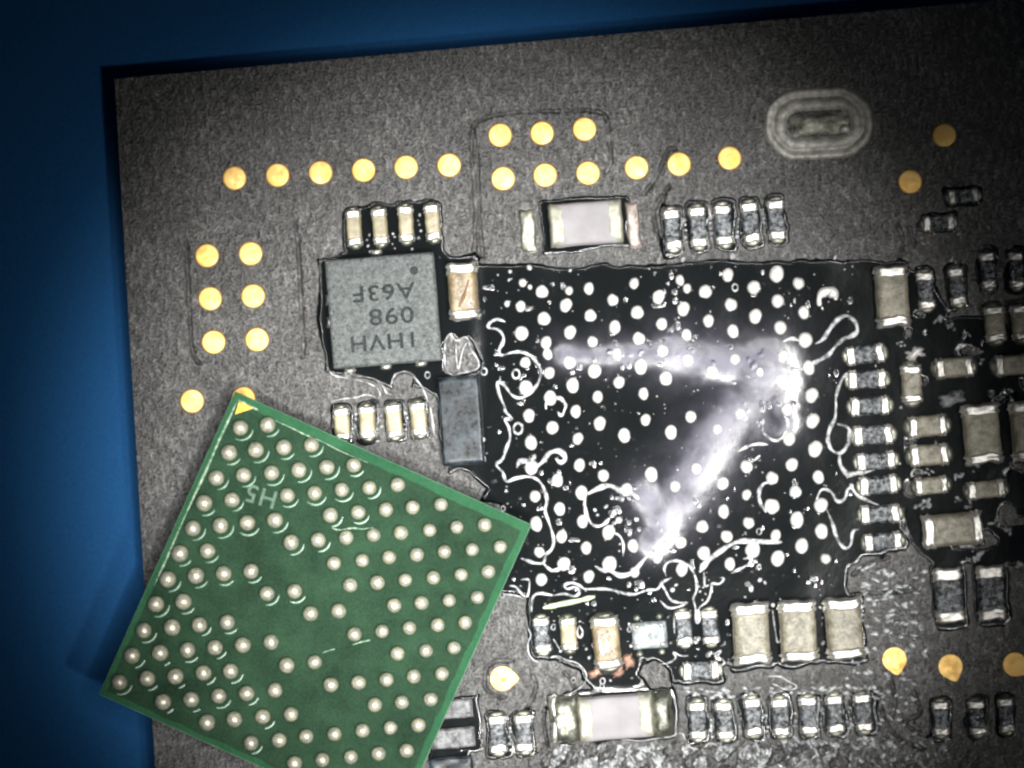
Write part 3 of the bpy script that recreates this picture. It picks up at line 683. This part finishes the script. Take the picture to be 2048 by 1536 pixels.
# ------------------------------------------------------------------ flux threads
def T(ox, oy, L, s=4.8): return [(ox + a / s, oy + b / s) for a, b in L]
TL_, TR_, BL_, BR_, D5, D6, C8 = (940, 500), (1320, 500), (940, 800), (1320, 800), (940, 1080), (1320, 1080), (1680, 780)
THREADS = [
 (T(*TL_, [(340, 690), (260, 665), (190, 700), (180, 745), (270, 765), (320, 830), (310, 900), (280, 960), (300, 1010), (420, 980), (520, 985), (600, 1030), (660, 1110), (680, 1180), (650, 1280), (580, 1370), (480, 1420), (400, 1390), (330, 1300), (265, 1270), (280, 1380), (330, 1500)])
  + T(*BL_, [(340, 110), (400, 180), (335, 185), (370, 260), (385, 360), (350, 460), (310, 570), (250, 620), (310, 690), (350, 780), (440, 750), (550, 735), (640, 760), (700, 830), (740, 960), (720, 1060), (760, 1180), (800, 1320), (790, 1420), (720, 1490)])
  + T(*D5, [(720, 150), (700, 220), (600, 215), (490, 175)]), 4.6),
 (T(*D5, [(700, 220), (780, 290), (850, 280), (900, 250)]), 5),
 (T(*D5, [(590, 690), (600, 560), (660, 510), (800, 530), (900, 515), (1000, 540), (1050, 500), (1010, 450), (930, 470), (910, 430), (980, 410), (1060, 440), (1110, 470), (1300, 470), (1480, 510), (1580, 520), (1700, 480), (1800, 470), (1850, 400), (1920, 370)]), 4.0),
 (T(*D6, [(110, 360), (20, 410), (50, 480), (100, 570), (180, 600), (260, 600), (180, 640), (80, 650), (0, 580)]), 3.4),
 (T(*D6, [(1170, 20), (950, 15), (780, 10), (650, 60), (520, 150), (430, 230), (380, 310)]), 8),
 (T(*D6, [(60, 350), (40, 270), (80, 210), (180, 200), (270, 240), (320, 310), (350, 400), (350, 480), (320, 560), (340, 650), (350, 780), (375, 780), (370, 660), (450, 590), (490, 490), (500, 420), (570, 420), (610, 370), (570, 360)]), 3.8),
 (T(*D6, [(420, 300), (425, 380), (430, 440), (470, 430)]), 3.2),
 (T(*D6, [(800, 180), (870, 170), (860, 220), (780, 270), (680, 320)]), 5),
 (T(*BL_, [(1110, 900), (1100, 1000), (1120, 1100), (1170, 1190), (1240, 1210), (1300, 1180), (1340, 1130)]), 5),
 (T(*BL_, [(1130, 900), (1230, 850), (1330, 820), (1450, 870), (1540, 890), (1620, 950)]), 9),
 (T(*D5, [(1200, 250), (1280, 290), (1350, 300), (1450, 340), (1560, 310), (1640, 220), (1720, 130), (1800, 50), (1900, 0)]), 7),
 (T(*TR_, [(1180, 880), (1260, 850), (1330, 870)]), 7),
 (T(*TR_, [(1490, 900), (1560, 860), (1620, 770), (1700, 670), (1790, 630), (1870, 690), (1890, 780), (1830, 830), (1770, 850), (1690, 920), (1620, 1000), (1540, 1050), (1450, 1100), (1340, 1150), (1260, 1140), (1230, 1090)]), 6.5),
 (T(*BR_, [(1690, 0), (1680, 170), (1640, 250), (1610, 360), (1640, 470), (1720, 510), (1790, 450), (1820, 340), (1800, 260), (1700, 230)]), 6),
 (T(*BR_, [(1720, 510), (1730, 620), (1800, 710), (1900, 700)]) + T(*C8, [(220, 850), (340, 820)], 5.12), 7),
 (T(*TR_, [(1880, 1180), (1780, 1200), (1710, 1320), (1680, 1480)]), 5),
 (T(*BR_, [(1500, 960), (1550, 860), (1640, 880), (1700, 970), (1770, 950), (1800, 860), (1850, 830)]) + T(*C8, [(110, 980), (180, 1080), (300, 1140), (400, 1180)], 5.12), 4.8),
 (T(*BR_, [(1600, 1050), (1660, 1200), (1700, 1330), (1770, 1420), (1830, 1390), (1850, 1260), (1910, 1240)]), 5),
 (T(*BR_, [(1100, 790), (1000, 800), (950, 880), (960, 980), (1020, 1080)]), 5.5),
 (T(*BL_, [(450, 650), (480, 590), (560, 590), (620, 640), (700, 590), (760, 510), (860, 490), (915, 560), (870, 600), (820, 560)]), 7.5),
 (T(*BL_, [(1330, 1270), (1420, 1290), (1470, 1370), (1470, 1500)]), 3.2),
 (T(*TL_, [(730, 1530), (740, 1450), (860, 1420), (920, 1490)]) + T(*BL_, [(920, 60), (880, 150), (840, 110)]), 5),
 (T(*BR_, [(980, 200), (1000, 320), (1100, 390), (1180, 350), (1230, 220), (1180, 140)]), 5),
 (T(*BR_, [(740, 500), (850, 440), (960, 420), (1040, 430)]), 4.5),
 (T(*BR_, [(880, 600), (960, 530)]), 5),
 (T(*D5, [(380, 440), (440, 450), (500, 520), (550, 540), (570, 440), (560, 380), (490, 380)]), 2.8),
 (T(*D5, [(320, 520), (400, 525), (500, 548)]), 2.6),
 (T(*D5, [(1040, 830), (1030, 900), (1060, 940), (1080, 880), (1050, 820)]), 2.6),
 (T(*D5, [(790, 810), (780, 850), (810, 860), (815, 815), (790, 808)]), 2.2),
 (T(*D5, [(1520, 830), (1512, 870), (1540, 880), (1545, 835), (1520, 828)]), 2.2),
 (T(*D6, [(1080, 670), (1090, 760), (1110, 900), (1130, 980), (1160, 950), (1150, 850)]), 2.4),
 (T(*D6, [(140, 900), (135, 780), (150, 690), (250, 690), (300, 720)]), 2.4),
 (T(*D6, [(400, 690), (500, 680), (530, 740), (550, 860), (570, 960)]), 2.4),
 (T(*D6, [(0, 1190), (80, 1180), (150, 1130), (130, 1080), (200, 1110), (270, 1110)]), 2.6),
 (T(*D6, [(510, 1100), (580, 1060), (570, 1090), (520, 1120)]), 2.4), (T(*D6, [(590, 1130), (620, 1180), (600, 1190)]), 2.4),
 (T(*D6, [(1020, 1310), (1150, 1310), (1220, 1350), (1310, 1400), (1280, 1430), (1190, 1430), (1130, 1400), (1080, 1380)]), 2.4),
 (T(600, 650, [(260, 400), (320, 480), (450, 510), (560, 530), (680, 570), (750, 620), (770, 670), (750, 710)]), 1.8),
 (T(600, 650, [(1080, 480), (1130, 540), (1180, 610), (1230, 740)]), 2.2), (T(600, 650, [(740, 540), (800, 590), (830, 650), (880, 670)]), 2.6),
 (T(600, 650, [(1250, 790), (1270, 900), (1290, 1060)]), 3.2), (T(600, 650, [(1740, 930), (1745, 1010), (1725, 1060), (1770, 1100), (1690, 1150), (1670, 1220), (1760, 1250), (1780, 1310)]), 3.6),
 (T(600, 650, [(1395, 420), (1385, 300), (1400, 150), (1440, 90), (1500, 150), (1600, 120), (1640, 230), (1710, 340), (1700, 420), (1550, 460), (1470, 480), (1400, 440)]), 2.6),
 (T(600, 650, [(1500, 190), (1500, 300), (1520, 420), (1560, 250), (1600, 170)]), 2.2),
 (T(600, 650, [(290, 740), (400, 710), (540, 695), (640, 668), (740, 700)]), 1.8),
 (T(880, 1236, [(880, 20), (900, 100), (930, 180), (900, 260), (910, 360), (960, 430), (1020, 450)], 5.12), 1.8),
 (T(880, 1236, [(1130, 400), (1210, 390), (1290, 430), (1400, 460), (1480, 540), (1500, 620), (1450, 700), (1340, 770), (1230, 810)], 5.12), 1.8),
 (T(880, 1236, [(1160, 215), (1190, 260), (1230, 330)], 5.12), 2.2),
 (T(1280, 1236, [(390, 1180), (440, 1190), (480, 1290), (560, 1340), (650, 1330), (720, 1280), (840, 1320), (960, 1300), (1030, 1250)], 5.12), 1.8),
]
for i, (pts, r) in enumerate(THREADS):
    bo('flux_thread', tube('flux_thread', pts, r * .68, M['thread'], .045, .55 if r > 3 else .45, i, vary=.22))
bo('solder_sliver', tube('solder_sliver', T(*D5, [(700, 650), (800, 630), (900, 608), (1050, 580), (1120, 560), (1200, 542)]), 5.2, M['sliver'], .06, .7, 2, vary=.1), label='pale green tapering sliver above the brown capacitor')

# lumpy residue on the board along the bottom
def ico(sub):
    b_ = bmesh.new(); bmesh.ops.create_icosphere(b_, subdivisions=sub, radius=1)
    v = [tuple(q.co) for q in b_.verts]; f_ = [tuple(q.index for q in p_.verts) for p_ in b_.faces]; b_.free(); return v, f_
ICO1, ICO2 = ico(1), ico(2)
LV, LF = [], []; rg = random.Random(21)
def lump(x, y, a, b_, h, ang):
    c0 = P(x, y, 0); n0 = len(LV); ca, sa = math.cos(ang), math.sin(ang)
    for (u, v, w) in ICO2[0]:
        px, py = u * a / 100 + rg.uniform(-1, 1) * a * .0011, v * b_ / 100 + rg.uniform(-1, 1) * a * .0011
        LV.append((c0.x + px * ca - py * sa, c0.y + px * sa + py * ca, max(w * h / 100, -.02) + rg.uniform(-1, 1) * h * .0012))
    LF.extend(tuple(n0 + q for q in t) for t in ICO2[1])
for k in range(950):
    x = rg.uniform(1090, 1900); y0 = 1492 if x < 1560 else 1480
    y = rg.uniform(y0, 1585)
    if x > 1780 and rg.random() < .55: continue
    lump(x, y, rg.uniform(5, 13), rg.uniform(3, 5.5), rg.uniform(3, 6), rg.choice([-1, -1, 1]) * rg.uniform(.5, 1.3))
for k in range(90):
    lump(rg.uniform(1370, 1770), rg.uniform(1375, 1396), rg.uniform(4, 9), rg.uniform(2.5, 4), 3, rg.uniform(-.6, .6))
for k in range(80):
    lump(rg.uniform(1715, 1850), rg.uniform(1130, 1310), rg.uniform(5, 12), rg.uniform(3, 6), 2.2, rg.uniform(-.8, .8))
for k in range(60):
    lump(rg.uniform(1690, 1830), rg.uniform(1330, 1480), rg.uniform(4, 9), rg.uniform(3, 5), 2.2, rg.uniform(-.8, .8))
for (x, y, r) in [(1936, 1008, 7), (1915, 951, 9), (1912, 1000, 6), (1856, 943, 6), (1862, 1006, 8), (1955, 706, 7), (1968, 724, 6), (1976, 786, 8), (1966, 512, 9), (2022, 518, 8), (1902, 392, 7), (1908, 520, 6), (1880, 640, 8), (1905, 655, 9), (1930, 672, 6), (1990, 1042, 9), (2020, 1060, 8), (1960, 1112, 10), (1940, 1116, 7), (2035, 1130, 8), (1840, 1010, 8), (1850, 480, 8), (1925, 470, 7), (1965, 455, 7), (1800, 690, 6)]:
    for q in range(4): lump(x + rg.uniform(-9, 9), y + rg.uniform(-7, 7), r * rg.uniform(.5, 1), r * rg.uniform(.3, .6), 5, rg.uniform(-1.5, 1.5))
me = mesh('mask_residue', LV, LF, M['grain'])
bo('mask_residue', me, (0, 0, 0), kind='stuff', label='lumpy grey residue along the bottom of the board')

# small rings and beads in the flux: one mesh, nobody could count them
bm = bmesh.new(); rr = random.Random(11)
def bead(x, y, r, h, ring=False):
    z = .045
    if ring:
        n, s = 14, 5; vs = []
        for i in range(n):
            a = 2 * math.pi * i / n
            for j in range(s):
                b = 2 * math.pi * j / s; q = r + r * .28 * math.cos(b)
                c_ = P(x, y); vs.append(bm.verts.new((c_.x + q * .8 * math.cos(a) / 100, c_.y + q * math.sin(a) / 100, z + r * .28 * math.sin(b) / 100)))
        for i in range(n):
            for j in range(s): bm.faces.new((vs[i * s + j], vs[((i + 1) % n) * s + j], vs[((i + 1) % n) * s + (j + 1) % s], vs[i * s + (j + 1) % s])).smooth = True
    else:
        c0 = P(x, y, z); an = rr.uniform(0, 3); e_ = rr.uniform(.5, 1)
        vs = [bm.verts.new((c0.x + (u * math.cos(an) - v * e_ * math.sin(an)) * r / 100, c0.y + (u * math.sin(an) + v * e_ * math.cos(an)) * r / 100, z + w * h / 100)) for u, v, w in ICO1[0]]
        for t in ICO1[1]: bm.faces.new([vs[q] for q in t]).smooth = True
def flux_at(x, y):
    i = int((y - fy0) / st); j = int((x - fx0) / st)
    return f[i, j] if 0 <= i < f.shape[0] and 0 <= j < f.shape[1] else -9
for k in range(360):
    x, y = rr.uniform(965, 1720), rr.uniform(530, 1340)
    if flux_at(x, y) > 6: bead(x, y, rr.choice([1, 1.2, 1.5, 2, 2.6]), 1.2)
for k in range(170):
    x, y = rr.uniform(640, 2048), rr.uniform(400, 1500)
    if flux_at(x, y) > 3 and not (965 < x < 1720 and 530 < y < 1200): bead(x, y, rr.choice([2, 2.6, 3.4]), 2.2)
for (x, y, r) in [(1036, 857, 11), (1032, 748, 9), (981, 1150 - 18, 7), (1013, 1133, 8), (1012, 1106, 5), (1006, 1017, 5), (1147, 1420 - 60, 5), (855, 750, 6), (968, 743, 7), (1470, 575, 7), (1518, 1063, 6), (1205, 1362, 6), (1204, 1372, 5), (1004, 1190, 5)]: bead(x, y, r, 2, True)
for (x, y, r) in [(1120, 1242, 3), (1108, 1242, 3), (1258, 1248, 3), (1160, 1243, 3.4), (1262, 1292, 4), (1178, 1316, 4), (1221, 1361, 3), (1264, 1356, 3.5), (1546, 1210, 5), (1641, 1215, 4), (1646, 1286, 6), (1495, 1168, 7), (1520, 1160, 6), (1502, 1177, 9), (1530, 1165, 5), (1345, 1180, 6), (1352, 1170, 5), (1400, 1183, 3), (1411, 1188, 3), (1405, 1200, 2.6), (1394, 1285, 3), (1416, 1310, 6), (1350, 1310, 3), (1240, 1088, 3), (1210, 1080, 3), (1190, 1020, 5), (1195, 1030, 4), (1212, 1013, 6), (1238, 1040, 8), (1226, 1048, 6), (1460, 1300 - 30, 2), (1018, 560, 5), (1059, 535, 7), (1020, 543, 5), (1366, 519, 7), (1464, 512, 9), (1140, 541, 4), (1310, 545, 4), (1670, 515, 6)]: bead(x, y, r, 3)
for (x0, y0, n) in [(709, 818, 5), (761, 820, 4), (812, 825, 4), (737, 470, 4), (787, 465, 4), (839, 430, 5), (1422, 1440, 4), (1478, 1430, 4), (1534, 1430, 5), (1590, 1428, 4), (1644, 1426, 4), (1700, 1424, 4), (1021, 1455, 5), (965, 1450, 5), (1371, 450, 4), (1421, 445, 4), (1474, 440, 4), (1528, 436, 4)]:
    for k in range(n): bead(x0 + rr.uniform(-3, 3), y0 + k * 11 + rr.uniform(-3, 3), rr.uniform(2.5, 4.2), 3)
me = bpy.data.meshes.new('flux_beads'); bm.to_mesh(me); bm.free(); me.materials.append(M['thread'])
bo('flux_beads', me, (0, 0, 0), kind='stuff')

# ------------------------------------------------------------------ the loose green chip, balls up
ZB, ZT = .34, .86
T0 = np.array([470., 783.]); e1 = np.array([.9120, .4102]); e2 = np.array([-.4102, .9120]); CW, CH = 650., 664.
def cp(u, v): q = T0 + e1 * u + e2 * v; return (q[0], q[1])
chip = empty('ball_grid_chip', P(*cp(CW / 2, CH / 2), ZB), 'loose green square chip with silver solder balls upward, lying on the black board', 'computer chip')
def co_(name, me, loc=None, rot=0, parent=None, label=None):
    o = bpy.data.objects.new(name, me); o.rotation_euler = (0, 0, rot)
    loc = Vector((0, 0, 0)) if loc is None else Vector(loc)
    if parent is None: o.location = loc - chip.location; link(o, chip, label)
    else: o.location = loc; link(o, parent, label)
    return o
co_('chip_body', slab('chip_body', [cp(0, 0), cp(CW, 0), cp(CW, CH), cp(0, CH)], ZB, ZT - .012, M['green_core'], .012))
# mask sheet with its brighter margin and the darker field over the copper
co_('mask_margin', slab('mask_margin', [cp(1, 1), cp(CW - 1, 1), cp(CW - 1, CH - 1), cp(1, CH - 1)], ZT - .016, ZT - .004, M['green_edge'], .003))
def rag(u0, v0, u1, v1, n=26, a=2.5):
    r = random.Random(9); pts = []
    for k in range(n): pts.append((u0 + (u1 - u0) * k / n, v0 + r.uniform(-a, a)))
    for k in range(n): pts.append((u1 + r.uniform(-a, a), v0 + (v1 - v0) * k / n))
    for k in range(n): pts.append((u1 - (u1 - u0) * k / n, v1 + r.uniform(-a, a)))
    for k in range(n): pts.append((u0 + r.uniform(-a, a) * .4, v1 - (v1 - v0) * k / n))
    return [cp(*p_) for p_ in pts]
co_('mask_field', slab('mask_field', rag(12, 20, CW - 15, CH - 12), ZT - .01, ZT + .004, M['green']))
co_('mask_ridge', tube('mask_ridge', [cp(12, 16), cp(11, 90), cp(12, 170), cp(11, 260), cp(12, 360), cp(12, 420)], 2.6, M['ridge'], ZT, .5, 2))
# ridges are placed in the plane of the chip's top: correct the tube for the height
chip_tubes = [([cp(13, 13), cp(28, 13), cp(46, 14), cp(58, 15)], 1.9), ([cp(96, 20), cp(130, 20), cp(160, 21), cp(200, 20), cp(240, 22), cp(300, 21)], 1.2),
              ([(663, 1056), (680, 1060), (705, 1056), (725, 1058), (745, 1056), (760, 1064)], 1.5), ([(645, 1306), (655, 1302), (670, 1298)], 1.4), ([(705, 1290), (722, 1284), (742, 1280)], 1.8)]
for i, (pts, r) in enumerate(chip_tubes):
    co_('mask_scratch', tube('mask_scratch', pts, r, M['ridge'], ZT + .006, .4, i))
for o in chip.children:
    if o.name.startswith(('mask_ridge', 'mask_scratch')):
        k = (CAMZ - ZT) / CAMZ
        for v in o.data.vertices: v.co.x *= k; v.co.y *= k
co_('corner_mark', slab('corner_mark', [(478, 803), (508, 816), (470, 829)], ZT, ZT + .012, M['gold_dull'], .002), label='gold triangle marking the top corner')
q = P(523, 991, ZT)
co_('lettering', text('lettering', 'H5', .50, M['green_print'], 0, .008), (q.x, q.y, ZT + .008), math.radians(180 - 24 + 8))
# ball lattice: fitted to the photograph
A_ = np.array([(1, i, j) for i, j in [(0, 0), (1, 0), (3, 1), (5, 2), (7, 3), (9, 4), (11, 5), (12, 6), (12, 9), (12, 12), (12, 14), (0, 5), (0, 10), (4, 9), (2, 11), (4, 12), (6, 13), (8, 14)]], float)
XY = np.array([(480, 856), (536, 850), (623, 889), (708, 930), (796, 970), (882, 1010), (967, 1050), (1000, 1094), (931, 1243), (860, 1399), (814, 1503), (361, 1108), (240, 1363), (486, 1289), (325, 1405), (413, 1444), (503, 1484), (589, 1527)], float)
q_ = np.column_stack([A_, A_[:, 1] * A_[:, 2], A_[:, 2] ** 2])
COF, *_r = np.linalg.lstsq(q_, XY, rcond=None)
ROWS = {0: [0, 1], 1: [0, 1, 2, 3], 2: [0, 1, 2, 3, 4, 5], 3: [0, 1, 3, 4, 5, 6, 7], 4: [0, 1, 2, 3, 5, 6, 7, 8, 9], 5: [0, 1, 4, 5, 6, 7, 8, 9, 10, 11],
 6: [0, 1, 2, 3, 6, 7, 8, 9, 10, 11, 12], 7: [0, 1, 4, 5, 7, 8, 9, 10, 11, 12], 8: [0, 1, 2, 3, 6, 7, 9, 10, 11, 12], 9: [0, 1, 2, 3, 4, 5, 8, 9, 10, 11, 12],
 10: [0, 1, 2, 3, 4, 6, 7, 10, 11, 12], 11: [2, 3, 4, 5, 6, 8, 9, 10, 11, 12], 12: [4, 5, 6, 7, 10, 11, 12], 13: [6, 7, 8, 9, 10, 11, 12], 14: [8, 9, 10, 11, 12], 15: [10, 11, 12], 16: [12]}
ball_v = [dome('solder_ball', .135, .15, M['ball'], 22, 9, s, .012, 2.0, under=1) for s in range(5)]
rim_v = [crescent('mask_rim', .188 + .008 * s, .024, M['rim'], math.radians(-112 - 8 * s), math.radians(-12 + 8 * s)) for s in range(3)]
rb = random.Random(3)
for j, L in ROWS.items():
    for i in L:
        x, y = np.array([1, i, j, i * j, j * j]) @ COF
        x += rb.uniform(-1, 1); y += rb.uniform(-1, 1)
        s = rb.uniform(.96, 1.05) * (1.2 - .2 * min(1, max(0, (x - 350) / 550))) * (1.0)
        near = max(0., 1 - (i / 6.5) ** 1.5) * (1 if j < 8 else .45)
        o = co_('solder_ball', ball_v[rb.randrange(5)], P(x, y, ZT + .075), rb.uniform(-.3, .3)); o.scale = (s, s, s)
        if near > .3 or (near > 0 and rb.random() < .4):
            r = co_('mask_rim', rim_v[rb.randrange(3)], (0, 0, 0), 0, parent=o)
            r.location = (.012, -.012, -.07); r.scale = (1, 1, .5 + .6 * near)
print('objects', len(bpy.data.objects))
